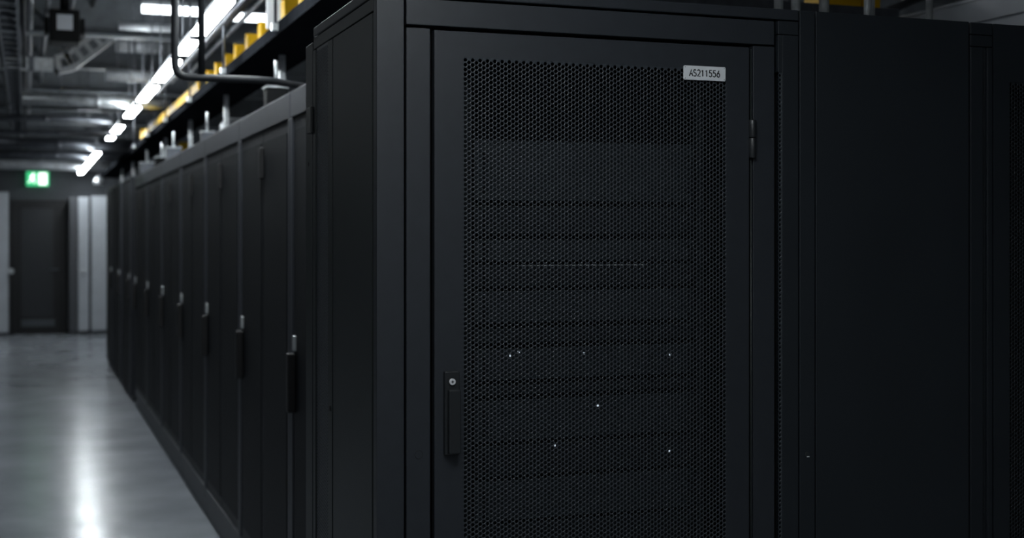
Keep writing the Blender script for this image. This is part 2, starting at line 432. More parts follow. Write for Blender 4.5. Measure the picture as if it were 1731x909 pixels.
# devices inside the rack
yd = YF+0.078
def zi(py): return CH + (HY-py)*(1.2*S_+yd*C_)/F
devs = [(240, 340, 'top tall dark server'), (349, 395, 'slim dark server under the top tall one'), (405, 440, 'thin dark switch at about eye height'),
        (446.5, 482, 'dark server with a faint bright upper edge'), (490, 542, 'dark server below the bright-edged one'), (552, 576, 'thin dark unit above the lit server'),
        (586, 637, 'dark server with three white status lights'), (646, 662, 'thinnest dark unit below the three status lights'), (671, 738, 'dark server with a light near its top centre'),
        (746, 796, 'dark server with two lights near its upper edge'), (804, 870, 'dark server below the two-light one'), (877, 960, 'dark server cut by the bottom of the photo')]
group = 'servers inside the near rack'
leds = {586: [(863, 601), (877, 594.5), (986.5, 597), (1133, 599)], 671: [(1010.5, 685)], 746: [(937.5, 752.5), (1132, 762)]}
for n, (a, b, lab) in enumerate(devs):
    z1, z0 = zi(a), zi(b)
    r = empty('rack_server', (0.95, yd, z0), lab + ' behind the perforated rack door', 'server', group)
    hgt = z1-z0
    MB().box(0.004, 0.547, 0.012, 0.50, 0.001, hgt-0.001).build('chassis', SERVER2, r)
    MB().box(0, 0.551, 0, 0.011, 0, hgt).build('front_bezel', SERVER if n % 2 == 0 else SERVER2, r, 0.0015)
    if hgt > 0.035:
        for sx in (0.012, 0.527):
            MB().tube(bent([(sx+0.006, 0.002, hgt*0.2), (sx+0.006, -0.022, hgt*0.2), (sx+0.006, -0.022, hgt*0.8), (sx+0.006, 0.002, hgt*0.8)], 0.008, 4), 0.003, 8).build('pull_handle', SERVER2, r)
    for (lx_, ly_) in leds.get(a, []):
        X = xon(lx_, yd-0.001)
        z = zat(ly_, X, yd)
        MB().box(X-0.95-0.0022, X-0.95+0.0022, -0.002, 0.001, z-z0-0.0022, z-z0+0.0022).build('status_light', LED, r)
    if a == 446.5:
        MB().box(0.10, 0.42, -0.003, 0.001, hgt-0.0035, hgt-0.001).build('edge_trim', GALV, r)

# ------------------------------------------------------------------ neighbours to the right
def gx_(px): return xon(px, YF)
X2 = fx(1350.5); X3 = fx(1639)
pr = empty('equipment_cabinet', (X2+0.002, YF, 0), 'plain black cabinet with a smooth blank front, right of the large rack', 'cabinet')
def pbx(mb, ox, x0, x1, z0, z1, d0, d1): return mb.box(x0-ox, x1-ox, d0, d1, z0, z1)
ox = X2+0.002
MB().box(0.004, X3-ox-0.004, 0.022, 0.72, 0.0, H-0.004).build('body', PAINT2, pr)
MB().box(0.0005, fx(1377.5)-ox, 0, 0.021, 0.0, H).build('front_post', PAINT2, pr, 0.001)
MB().box(fx(1380)-ox, X3-ox-0.0015, 0.001, 0.021, 0.0, H).build('front_panel', PAINT2, pr, 0.001)
Xk = fx(1364); Zk = zat(768, Xk, YF)
q = MB().tube([(Xk-ox, 0.001, Zk), (Xk-ox, -0.0018, Zk)], 0.0062, 20).build('screw', SIDE, pr, 0.0006)
MB().box(Xk-ox-0.001, Xk-ox+0.006, -0.0021, -0.0015, Zk-0.006, Zk-0.004).build('screw_slot', CHROME, q)

r3 = empty('server_rack', (X3, YF, 0), 'black rack at the right edge with only part of its perforated door showing', 'server rack')
x4 = 3.15
def q3(mb, x0, x1, z0, z1, d0, d1): return mb.box(x0-X3, x1-X3, d0, d1, z0, z1)
xa, xb, xc_, xd = fx(1641), fx(1677.5), fx(1662), fx(1669)
xdo = fx(1680)
zt = zat(58, xa, YF); zt2 = zat(78, xa, YF)
q3(MB(), X3+0.03, x4-0.005, 0.0, H-0.006, 0.30, 0.72).build('body', INNER, r3)
q3(MB(), X3+0.002, X3+0.01, 0.0, H-0.006, 0.04, 0.30).build('side_lining', INNER, r3)
q3(MB(), X3+0.002, x4, H-0.012, H, 0.031, 0.30).build('top_panel', PAINT2, r3)
q3(MB(), xa, xb, zt+0.0012, H-0.001, 0.0, 0.03).build('cap_block', PAINT2, r3, 0.001)
q3(MB(), xa, xb, zt2+0.0012, zt-0.0012, 0.0, 0.03).build('cap_block', PAINT2, r3, 0.001)
q3(MB(), xa, xc_, 0.0, zt2-0.001, 0.0, 0.03).build('front_post', PAINT2, r3, 0.001)
q3(MB(), xc_+0.006, xd-0.001, 0.0, zt2-0.001, 0.006, 0.03).build('inner_strip', PAINT2, r3, 0.001)
q3(MB(), xd+0.001, xb, 0.0, zt2-0.001, 0.0, 0.03).build('front_post', PAINT2, r3, 0.001)
q3(MB(), xa+0.01, xdo+0.03, 0.0, H-0.02, 0.034, 0.04).build('inner_frame', INNER, r3)
mx0 = fx(1707); mz1 = zat(139, mx0, YF)
m1 = mx0+58*CS
d3 = MB()
q3(d3, xdo, mx0-0.0005, 0.02, H-0.001, 0.0, 0.02); 
q3(d3, mx0-0.0005, m1, mz1+0.001, H-0.001, 0.0, 0.02)
q3(d3, m1, x4, 0.02, H-0.001, 0.0, 0.02)
q3(d3, mx0-0.0005, m1, 0.02, 0.118, 0.0, 0.02)
do3 = d3.build('door', PAINT2, r3)
perf_sheet('mesh_panel', PAINT2, do3, mx0, m1, 0.12, mz1, CS, PV, 0.0041, lambda u, v, d: np.stack([u-X3, d+0.0015, v], -1))

# tall pale cabinet far right
tb = empty('tall_grey_cabinet', (3.2, 2.95, 0), 'tall slate grey cabinet rising behind the black racks at the right edge', 'cabinet')
MB().box(0.012, 1.0, 0, 2.9, 0, 2.40).build('body', GREYP, tb)
MB().box(0, 1.0, -0.01, 2.91, 2.402, 2.415).build('top_cap', GREYP, tb, 0.002)
MB().box(0, 0.011, 0, 2.9, 2.324, 2.401).build('upper_panel', GREYP, tb, 0.002)
MB().box(0, 0.011, 0, 1.445, 0.05, 2.316).build('side_panel', GREYP, tb, 0.002)
MB().box(0, 0.011, 1.453, 2.9, 0.05, 2.316).build('side_panel', GREYP, tb, 0.002)

# ------------------------------------------------------------------ the row of cabinets along the aisle
RX = 0.93; PW = 1.27
def make_row(cb_name='aisle_cabinet'):
    r = empty(cb_name, (0, 0, 0), 'x', 'cabinet')
    MB().box(0.03, 1.05, 0.006, PW-0.006, 0.1, 2.075).build('body', ROWD, r)
    MB().box(0.02, 1.05, 0.003, PW-0.003, 2.078, 2.1).build('top_panel', ROWP, r, 0.003)
    f = MB()
    f.box(0, 0.028, 0.003, PW-0.003, 2.002, 2.1)
    f.box(0, 0.028, 0.003, PW-0.003, 0.1, 0.165)
    f.box(0, 0.028, 0.003, 0.045, 0.166, 2.001)
    f.box(0, 0.028, PW-0.045, PW-0.003, 0.166, 2.001)
    f.build('frame', ROWP, r, 0.003)
    MB().box(0.012, 1.0, 0.004, PW-0.004, 0, 0.098).build('plinth', ROWP, r)
    mid = PW/2
    for k, (a, b) in enumerate(((0.05, mid-0.004), (mid+0.004, PW-0.05))):
        d = MB().box(0.006, 0.026, a, b, 0.17, 1.997).build('door', ROWD, r, 0.002)
        MB().box(0.003, 0.0065, a+0.035, b-0.035, 0.22, 1.95).build('mesh_panel', ROWM, d)
        if k == 1:
            h = MB().box(-0.030, 0.002, b-0.065, b-0.028, 0.905, 1.125).build('handle', ROWH, d, 0.006)
            l = MB().box(-0.008, 0.005, b-0.062, b-0.034, 1.132, 1.19).build('lock', GALV, d, 0.005)
    MB().box(-0.012, 0.006, mid-0.018, mid+0.018, 1.80, 1.93).build('latch', ROWH, r, 0.003)
    return r
proto = make_row()
rowlab = []
nrow_c = 7
for k in range(nrow_c):
    o = proto if k == 0 else copy_tree(proto)
    o.location = (RX, 3.71+k*PW, 0)
    o['label'] = ('grey-framed black cabinet in the aisle row, ' + (('nearest, half hidden behind the big rack') if k == 0 else ORD[k]+' one back from the big rack'))
    o['group'] = 'grey-framed cabinets along the aisle'
y_end = 3.71+nrow_c*PW
# darker cabinets further down
def make_far():
    r = empty('dark_aisle_cabinet', (0, 0, 0), 'x', 'cabinet')
    w = 1.42
    MB().box(0.03, 1.05, 0.006, w-0.006, 0.0, 2.10).build('body', FAR, r)
    MB().box(0.0, 1.05, 0.0, w-0.25, 2.102, 2.13).build('top_cap', ROWP, r, 0.004)
    MB().box(0, 0.028, 0.006, 0.10, 0.05, 2.1).build('post', ROWP, r, 0.003)
    d = MB().box(0.006, 0.028, 0.105, w-0.2, 0.05, 2.09).build('door', ROWM, r, 0.002)
    MB().box(-0.03, 0.006, 0.13, 0.17, 0.95, 1.15).build('handle', ROWH, d, 0.006)
    MB().box(-0.008, 0.007, 0.13, 0.16, 1.16, 1.2).build('lock', GALV, d, 0.004)
    return r
pf = make_far()
for k in range(3):
    o = pf if k == 0 else copy_tree(pf)
    o.location = (RX-0.01, y_end+0.42+k*1.46, 0)
    o['label'] = ('plain dark cabinet past the gap in the aisle row, ' + ('nearest of three', 'middle of three', 'farthest of three')[k])
    o['group'] = 'plain dark cabinets past the gap'

# ------------------------------------------------------------------ the far end: door and cabinets
def xe(px, Y=YE-0.02): return xon(px, Y)
dx0, dx1 = xe(17), xe(117)
zd = zat(338, 0.2, YE)
d = empty('door_1', ((dx0+dx1)/2, YE, 0), None, None, kind='structure')
w2 = (dx1-dx0)/2
f = MB(); f.box(-w2, -w2+0.07, -0.06, -0.001, 0, zd); f.box(w2-0.07, w2, -0.06, -0.001, 0, zd); f.box(-w2+0.07, w2-0.07, -0.06, -0.001, zd-0.09, zd)
f.build('door_frame', DOORB, d)
lf = MB().box(-w2+0.075, w2-0.075, -0.05, -0.005, 0.01, zd-0.095).build('door_leaf', DOORB, d)
MB().box(-w2+0.17, w2-0.24, -0.056, -0.05, 0.28, zd-0.13).build('door_glass', DOORP, lf)
MB().box(-w2+0.17, w2-0.22, -0.058, -0.05, 0.12, 0.235).build('kick_plate', KICK, lf)
hh = MB().tube(bent([(w2-0.17, -0.05, 1.03), (w2-0.17, -0.11, 1.03), (w2-0.30, -0.11, 1.03)], 0.02, 4), 0.011, 10).build('door_handle', GALVD, lf)
# flanking pale lockers
def locker(name, x0, x1, z1, m, label, depth=0.45, knob=None, knobm=GALV):
    c = empty(name, ((x0+x1)/2, YE-depth-0.01, 0), label, 'cabinet')
    w = (x1-x0)/2
    MB().box(-w, w, 0.02, depth, 0.06, z1).build('body', m, c)
    MB().box(-w+0.01, w-0.01, 0.03, depth-0.02, 0, 0.06).build('plinth', DGREY, c)
    dd = MB().box(-w+0.008, w-0.008, 0.0, 0.018, 0.07, z1-0.01).build('door', m, c, 0.003)
    if knob is not None:
        MB().tube([(knob, 0.001, 1.02), (knob, -0.03, 1.02), (knob, -0.035, 1.02), (knob, -0.06, 1.02)], [0.02, 0.02, 0.045, 0.045], 14).build('knob', knobm, dd)
    return c
yl = YE-0.46
locker('pale_locker', xe(-75, yl), xe(14, yl), zat(325, 0, yl), LGREY, 'pale grey tall locker on the near side of the dark exit door', knob=0.42, depth=0.45)
locker('dark_locker', xe(117, yl), xe(131.5, yl), zat(333, 1, yl), DGREY, 'narrow dark grey locker between exit door and pale lockers')
locker('pale_locker', xe(132.5, yl), xe(150, yl), zat(333, 1, yl), LGREY, 'pale grey narrow locker with a round knob beside the dark strip', knob=-0.01)
locker('dark_locker', xe(150.4, yl), xe(154.6, yl), zat(334, 1, yl), DGREY, 'very thin dark strip locker between the two pale lockers')
locker('pale_locker', xe(155, yl), xe(185, yl), zat(331, 1, yl), LGREY, 'pale grey wide locker against the end of the cabinet row')

# exit sign on the end wall
ex = empty('exit_sign', (xe(63.5), YE-0.09, 2.48), 'small glowing green exit sign above the dark end door', 'sign')
MB().box(-0.17, 0.17, 0, 0.088, -0.115, 0.115).build('sign_box', EXITG, ex)
g = MB()
def running(g, cx, fl):
    P = lambda x, z: (cx+fl*x, -0.006, z)
    def limb(a, b, w):
        a = np.array(a); b = np.array(b); dd = (b-a)/np.linalg.norm(b-a); nn = np.array((-dd[1], dd[0]))*w/2
        pts = [P(*(a+nn)), P(*(b+nn)), P(*(b-nn)), P(*(a-nn))]
        g.poly(pts, (0, 0.005, 0))
    limb((0.0, 0.055), (-0.012, 0.0), 0.032); limb((-0.012, 0.005), (0.03, -0.025), 0.02); limb((0.03, -0.025), (0.025, -0.07), 0.017)
    limb((-0.014, 0.0), (-0.03, -0.04), 0.02); limb((-0.03, -0.04), (-0.065, -0.055), 0.017)
    limb((0, 0.045), (0.04, 0.03), 0.014); limb((0, 0.045), (-0.04, 0.025), 0.014)
    g.tube([(cx+fl*0.012, -0.006, 0.077), (cx+fl*0.012, -0.001, 0.077)], 0.017, 12)
running(g, -0.075, 1)
g.build('running_figure', EXITW, ex)
g = MB(); g.box(0.015, 0.14, -0.006, -0.001, -0.095, 0.095); g.build('doorway_symbol', EXITW, ex)

# ------------------------------------------------------------------ lamps over the aisle
LX, LZ = 0.80, 2.57
def lamp(y0, y1, label):
    l = empty('ceiling_lamp', (LX, (y0+y1)/2, LZ), label, 'ceiling lamp', 'lamps hanging in a line over the aisle')
    h = (y1-y0)/2
    MB().box(-0.012, 0.012, -h, h, 0.0, 0.05).build('housing', HOUS, l)
    MB().box(-0.036, 0.036, -h+0.02, h-0.02, -0.016, 0.001).build('diffuser', LAMP, l, 0.004)
    for s in (-1, 1):
        MB().tube([(0, s*h*0.75, 0.048), (0, s*h*0.75, CZ-0.042-LZ)], 0.004, 8).build('suspension_rod', GALVD, l)
lamps = [(-2.9, -1.7), (-1.0, 0.2), (1.0, 2.2), (4.15, 5.45), (5.72, 6.75), (7.0, 7.5), (7.8, 8.85), (9.2, 10.2), (10.7, 11.6), (12.6, 14.3), (16.7, 17.9), (18.25, 19.3), (19.65, 20.7), (21.05, 22.2)]
for k, (a, b) in enumerate(lamps):
    if k < 4: lab = ('white strip lamp over the viewer\'s end of the aisle, rearmost', 'white strip lamp over the near aisle floor beside the viewer', 'white strip lamp just before the big rack', 'white strip lamp above the nearest row cabinet')[k]
    else: lab = 'glowing strip lamp over the aisle, %s in the visible line from the near end' % ORD[k-4].replace('nearest', 'first')
    lamp(a, b, lab)
def fill_lamp(x, y, z, ln, label, group, m, along='y'):  # fill lamps added for their light, all out of view
    l = empty('ceiling_lamp', (x, y, z), label, 'ceiling lamp', group)
    h = ln/2
    def bx(a, b, c, d): return MB().box(-a, a, -b, b, c, d) if along == 'y' else MB().box(-b, b, -a, a, c, d)
    bx(0.05, h, 0, 0.05).build('housing', HOUS, l); bx(0.06, h-0.02, -0.035, 0.0).build('diffuser', m, l, 0.006)
    for s in (-1, 1):
        p = (0, s*h*0.75) if along == 'y' else (s*h*0.75, 0)
        MB().tube([(*p, 0.048), (*p, CZ-0.042-z)], 0.004, 8).build('suspension_rod', GALVD, l)
for k in range(8):
    fill_lamp(-1.25, -1.5+k*3.1, 2.95, 1.3, 'added fill lamp in an unseen line along the left wall', 'added fill lamps along the left wall', FILLS)  # added to brighten the row fronts and the rack's left side
for k, xx in enumerate((-0.85,)):
    fill_lamp(xx+0.9, 1.45, 2.78, 0.9, 'added crosswise fill lamp, unseen above the viewer', 'added fill lamps above the viewer', FILLF, 'x')  # added to light the rack front, strongest at the upper left
for k, xx in enumerate((2.1, 4.6)):
    fill_lamp(xx, 5.9, 3.2, 1.2, 'added fill lamp, unseen above the space behind the big rack', 'added fill lamps behind the racks', FILLB, 'x')  # added to light the yellow boxes, conduits and tall grey cabinet
# crosswise tubes
def cross_lamp(x0, x1, Y, Z, label):
    l = empty('cross_tube_lamp', ((x0+x1)/2, Y, Z), label, 'ceiling lamp', 'dim tubes across the top of the view')
    w = (x1-x0)/2
    MB().box(-w, w, -0.03, 0.03, 0.028, 0.055).build('housing', HOUS, l)
    MB().tube([(-w, 0, 0), (w, 0, 0)], 0.028, 14).build('diffuser', LAMPX, l)
    for s in (-1, 1):
        MB().tube([(s*w*0.7, 0, 0.054), (s*w*0.7, 0, CZ-0.042-Z)], 0.004, 8).build('suspension_rod', GALVD, l)
YX = 9.3
zx = zat(16, 0.8, YX)
cross_lamp(xon(240, YX), xon(293, YX), YX, zx, 'dim white tube lamp lying crosswise, beside the dark vertical pipe')
cross_lamp(xon(302, YX), xon(337, YX), YX, zx, 'short dim tube lamp lying crosswise between the two dark pipes')
cross_lamp(xon(388, YX), xon(452, YX), YX, zx-0.02, 'dim tube lamp lying crosswise above the yellow boxes')

def rungs(par, n, x0, x1, y0, z0, z1):
    first = MB().box(x0, x1, 0, 0.03, z0, z1).build('rung', GALVD, par); first.location.y = y0
    for k in range(1, n):
        c = first.copy(); COL.objects.link(c); c.parent = par; c.location.y = y0+k*0.25
# ------------------------------------------------------------------ beams and pipes under the ceiling
for k, Y in enumerate([8.2, 10.2, 12.2, 14.2, 16.2, 18.2, 20.2, 21.8]):
    b = MB(); zb = 3.02
    b.box(-2.19, 6.49, Y-0.07, Y+0.07, zb, zb+0.02); b.box(-2.19, 6.49, Y-0.07, Y+0.07, zb+0.28, zb+0.30); b.box(-2.19, 6.49, Y-0.008, Y+0.008, zb+0.02, zb+0.28)
    o = b.build('ceiling_beam', BEAMM)
    tag(o, 'grey steel beam across the ceiling, %s back from the viewer' % ORD[k].replace('nearest', 'first'), 'beam', 'steel beams across the ceiling')
    # its supports up to the deck
    for xx in (-1.6, 2.5, 5.6):
        MB().box(xx-0.04, xx+0.04, Y-0.05, Y+0.05, zb+0.30, CZ-0.041).build('beam_hanger', BEAMM, o)
def pipe(name, pts, r, m, label, cat='pipe', group=None, hang=None):
    o = MB().tube(pts, r, 14).build(name, m)
    tag(o, label, cat, group)
    if hang:
        for (x, y, z) in hang:
            MB().tube([(x, y, z), (x, y, CZ-0.045)], 0.005, 8).build('pipe_hanger', GALVD, o)
    return o
# large steel ducts (crosswise)
def cross_pipe(py, Y, px0, px1, rad, m, label, name='steel_pipe'):
    x0, x1 = xon(px0, Y), xon(px1, Y); z = zat(py, (x0+x1)/2, Y)
    n = max(2, int((x1-x0)/0.9))
    hs = [(x0+(x1-x0)*(i+0.5)/n, Y, z+rad*0.9) for i in range(n)]
    o = pipe(name, [(x0, Y, z), (x1, Y, z)], rad, m, label, 'pipe', 'steel pipes across the ceiling', hs)
    c = MB()
    for i in range(1, n):
        xx = x0+(x1-x0)*i/n
        c.tube([(xx-0.02, Y, z), (xx+0.02, Y, z)], rad*1.12, 14)
    if n > 1: c.build('pipe_collar', m, o)
    return o
cross_pipe(171, 11.3, 38, 288, 0.05, GALV, 'bright steel pipe crossing just behind the strip lamps')
cross_pipe(200, 13.2, -40, 190, 0.03, GALVD, 'thin dull pipe crossing below the bright steel pipe')
cross_pipe(225, 12.6, -10, 200, 0.02, GALVD, 'thinnest dull pipe crossing in the middle of the ceiling view')
cross_pipe(243, 17.3, -40, 235, 0.07, GALVD, 'thick dull pipe crossing ahead of the exit sign')
cross_pipe(262, 18.9, -40, 225, 0.06, GALVD, 'thick dull pipe crossing second ahead of the exit sign')
cross_pipe(279, 21.2, -40, 180, 0.07, DUCTM, 'dull pipe crossing closest above the exit sign')
cross_pipe(46, 9.9, 200, 300, 0.03, DUCTM, 'short steel pipe just under the dim crosswise tube')
cross_pipe(129, 10.5, 178, 262, 0.045, DUCTM, 'short steel pipe crossing behind the strip lamps above the bright one')
cross_pipe(76, 12.0, 195, 292, 0.075, DUCTM, 'thick short steel duct between the box and the strip lamps')
cross_pipe(105, 13.0, 180, 285, 0.075, DUCTM, 'thick short steel duct under the other short duct')
cross_pipe(148, 14.9, 168, 262, 0.085, DUCTM, 'thickest short steel duct behind the bright pipe')
# galvanised trunk at the left with the diagonal perforated tray
Yt = 10.9
x0t, x1t = xon(-60, Yt), xon(90, Yt)
zt_ = zat(108, 0, Yt)
o = MB().box(x0t, x1t, Yt-0.05, Yt+0.05, zt_-0.048, zt_+0.048).build('steel_trunking', GALV)
tag(o, 'short bright steel trunking leading into the diagonal perforated tray', 'cable trunking')
MB().tube([(x0t+0.2, Yt, zt_+0.04), (x0t+0.2, Yt, CZ-0.045)], 0.006, 8).build('suspension_rod', GALVD, o)
MB().tube([(x1t-0.1, Yt, zt_+0.04), (x1t-0.1, Yt, CZ-0.045)], 0.006, 8).build('suspension_rod', GALVD, o)
for k in (0.3, 0.75):
    xx = x0t+(x1t-x0t)*k
    MB().box(xx-0.02, xx+0.02, Yt-0.056, Yt+0.056, zt_-0.054, zt_+0.054).build('coupling', GALVD, o)
# diagonal tray with slots
P = [np.array((xon(a, Yt), zat(b, 0.2, Yt))) for a, b in ((98, 109), (118, 104), (196, 42), (237, 32))]
tr = empty('perforated_tray', (P[0][0], Yt, P[0][1]), 'dark perforated cable tray rising diagonally to the ceiling', 'cable tray')
t = MB(); ho = MB()
for a, b in zip(P, P[1:]):
    dd = b-a; ln = np.linalg.norm(dd); dd /= ln; nn = np.array((-dd[1], dd[0]))
    def pt(u, v, y): q = a+dd*u+nn*v-P[0]; return (q[0], y, q[1])
    for v0, v1 in ((-0.07, -0.035), (0.035, 0.07)):
        t.poly([pt(-0.01, v0, -0.05), pt(ln+0.01, v0, -0.05), pt(ln+0.01, v1, -0.05), pt(-0.01, v1, -0.05)], (0, 0.006, 0))
    t.poly([pt(-0.01, -0.07, -0.05), pt(ln+0.01, -0.07, -0.05), pt(ln+0.01, -0.062, -0.05), pt(-0.01, -0.062, -0.05)], (0, 0.12, 0))
    n = max(1, int(ln/0.085))
    for i in range(n+1):
        u = i*ln/n
        t.poly([pt(u-0.018, -0.036, -0.05), pt(u+0.018, -0.036, -0.05), pt(u+0.018, 0.036, -0.05), pt(u-0.018, 0.036, -0.05)], (0, 0.006, 0))
t.build('tray', TRAYG, tr)
for a in (P[1], P[3]):
    MB().tube([(a[0]-P[0][0], 0, a[1]-P[0][1]), (a[0]-P[0][0], 0, CZ-0.045-P[0][1])], 0.006, 8).build('suspension_rod', GALVD, tr)
# black device with a pale square label
Yb = 9.6
bx0, bx1 = xon(84, Yb), xon(135, Yb); bz1, bz0 = zat(15, 0.2, Yb), zat(70, 0.2, Yb)
dv = empty('ceiling_device_box', ((bx0+bx1)/2, Yb, (bz0+bz1)/2), 'black square device box with pale square face hanging from the ceiling', 'device box')
hw, hh_ = (bx1-bx0)/2, (bz1-bz0)/2
MB().box(-hw, hw, 0, 0.22, -hh_, hh_).build('housing', BOXB, dv, 0.008)
MB().box(-0.052, 0.052, -0.006, 0.001, -0.03, 0.075).build('face_label', LGREY, dv)
MB().tube([(0, 0.1, hh_-0.005), (0, 0.1, CZ-0.045-(bz0+bz1)/2)], 0.03, 12).build('mount_pole', BOXB, dv)
for s in (-1, 1):
    MB().box(s*hw-0.015+s*0.02, s*hw+0.015+s*0.02, 0.04, 0.16, -0.05, 0.06).build('side_knob', BOXB, dv)
# lengthwise conduits at the left
lc = [(-0.17, 2.86, 0.016), (-0.07, 2.95, 0.018), (0.02, 3.05, 0.02), (-0.02, 2.86, 0.014), (0.13, 3.12, 0.018), (0.30, 3.2, 0.02), (0.45, 3.25, 0.016)]
for k, (x, z, r_) in enumerate(lc):
    pipe('ceiling_conduit', [(x, 3.0, z), (x, YE-0.01 if k % 2 else 17.0, z)], r_, GALVD if k % 3 else BPIPE,
         'long grey conduit running down the aisle ceiling, %s counting from the left' % ORD[k].replace('nearest', 'first'), 'conduit', 'conduits running down the aisle', [(x, yy, z) for yy in (5.1, 9.4, 13.0)])
# ladder tray left
la = empty('cable_ladder', (-0.10, 12, 2.78), 'narrow cable ladder running down the aisle beside the left conduits', 'cable ladder')
for s in (-0.05, 0.05):
    MB().box(s-0.006, s+0.006, -8, 4.8, -0.02, 0.03).build('side_rail', GALVD, la)
rg = MB()
rungs(la, 51, -0.045, 0.045, -7.9, -0.012, 0.006)
for y in (-6, -2, 2, 4.5):
    MB().tube([(0.058, y, 0), (0.058, y, CZ-0.045-2.78)], 0.005, 8).build('suspension_rod', GALVD, la)

# dark pipes in front of the lamps
Yp = 5.08
xa_, xb_, xc2 = xon(295.5, Yp), xon(340.5, Yp), xon(455, Yp)
zp = zat(131, 0.6, Yp)
pipe('dark_pipe', bent([(xa_, Yp, CZ-0.045), (xa_, Yp, zp), (xc2, Yp, zp), (xc2+0.25, Yp+0.25, zp)], 0.05, 6), 0.014, BPIPE, 'dark pipe dropping from the ceiling and bending toward the cabinets')
pipe('dark_pipe', [(xb_, Yp, CZ-0.045), (xb_, Yp, zp+0.0145)], 0.0125, BPIPE, 'straight dark pipe dropping onto the bent pipe from the ceiling')

# ------------------------------------------------------------------ tray with yellow boxes over the cabinets
TX = 1.15; TZ = 2.47
tray = empty('overhead_cable_tray', (TX, 12, TZ), 'long dark steel cable tray above the aisle cabinets carrying yellow boxes', 'cable tray')
for s in (-0.13, 0.13):
    MB().box(s-0.008, s+0.008, -8.2, 8.5, -0.045, 0.008).build('side_rail', TRAYM, tray)
rg = MB()
MB().box(-0.121, 0.121, -8.2, 8.5, -0.044, -0.034).build('bottom_pan', TRAYM, tray)
rungs(tray, 66, -0.122, 0.122, -8.1, -0.03, -0.008)
for k in range(7):
    y = 6.36+k*1.9
    MB().box(-0.014, 0.014, y-12-0.014, y-12+0.014, (2.101 if y < 12.6 else 2.1305)-TZ, -0.031).build('support_post', GALV, tray)
for (x, z, lab) in ((1.10, 2.80, 'upper thin conduit above the yellow boxes, nearer the aisle'), (1.22, 2.86, 'upper thin conduit above the yellow boxes, farther from the aisle'), (0.98, 2.70, 'thin conduit level with the strip lamps beside the yellow boxes')):
    pipe('overhead_conduit', [(x, 4.0, z), (x, 11.0, z)], 0.013, GALVD, lab, 'conduit', 'conduits above the tray', [(x, yy, z) for yy in (5.3, 8.0, 10.7)])
# yellow boxes on the tray
yb_ = [4.62, 5.02, 5.40, 5.80, 6.45, 6.85, 7.25, 7.65, 8.05, 8.45]
def ybox(Y, s, label, z=TZ+0.012, x=TX-0.03):
    b = empty('raceway_box', (x, Y, z), label, 'raceway box', 'yellow boxes on the cable tray')
    MB().box(-s*0.62, s*0.62, 0, 0.09, 0, s*1.15).build('body', YEL, b, 0.006)
    MB().box(-s*0.62-0.004, s*0.62+0.004, 0.02, 0.06, s*1.15, s*1.15+0.008).build('lid', YEL, b, 0.002)
    MB().tube([(s*0.5, 0.10, 0), (s*0.5, 0.10, s*1.25)], 0.006, 8).build('cable_clip', GALV, b)
    return b
for k, y in enumerate(yb_):
    ybox(y, 0.1 if k < 4 else 0.095, 'yellow raceway box on the overhead tray, %s from the near end' % ORD[k].replace('nearest', 'first'))
# low yellow channel under the tray in the distance
yc = MB(); yc.box(-0.075, 0.075, -2.3, 2.3, 0, 0.012); yc.box(-0.075, -0.065, -2.3, 2.3, 0.012, 0.085); yc.box(0.065, 0.075, -2.3, 2.3, 0.012, 0.085)
yr = empty('yellow_raceway', (TX-0.03, 11.1, TZ+0.012), 'dim yellow open raceway running away beyond the yellow boxes', 'cable raceway')
yc.build('channel', YEL, yr)
MB().box(-0.02, 0.02, -2.3, 2.3, 0.012, 0.03).build('fibre_cable', YEL, yr)
ybox(13.5, 0.11, 'last yellow box at the far end of the yellow raceway')
yo = ybox(12.4, 0.09, 'small low yellow box hanging beyond the cabinets, nearer than the last one', z=TZ-0.16, x=TX+0.21)
MB().tube([(0, 0.08, 0.13), (0, 0.08, CZ-0.042-TZ+0.16)], 0.006, 8).build('suspension_rod', GALVD, yo)
# white plate in front of a yellow box
wp = empty('white_sign_plate', (TX-0.07, 6.12, TZ+0.04), 'white blank plate standing on the tray among the yellow boxes', 'sign plate')
MB().box(-0.045, 0.045, 0, 0.012, 0, 0.16).build('plate', WHT, wp, 0.003)
MB().box(-0.01, 0.01, 0.012, 0.03, -0.025, 0.10).build('bracket', GALVD, wp)

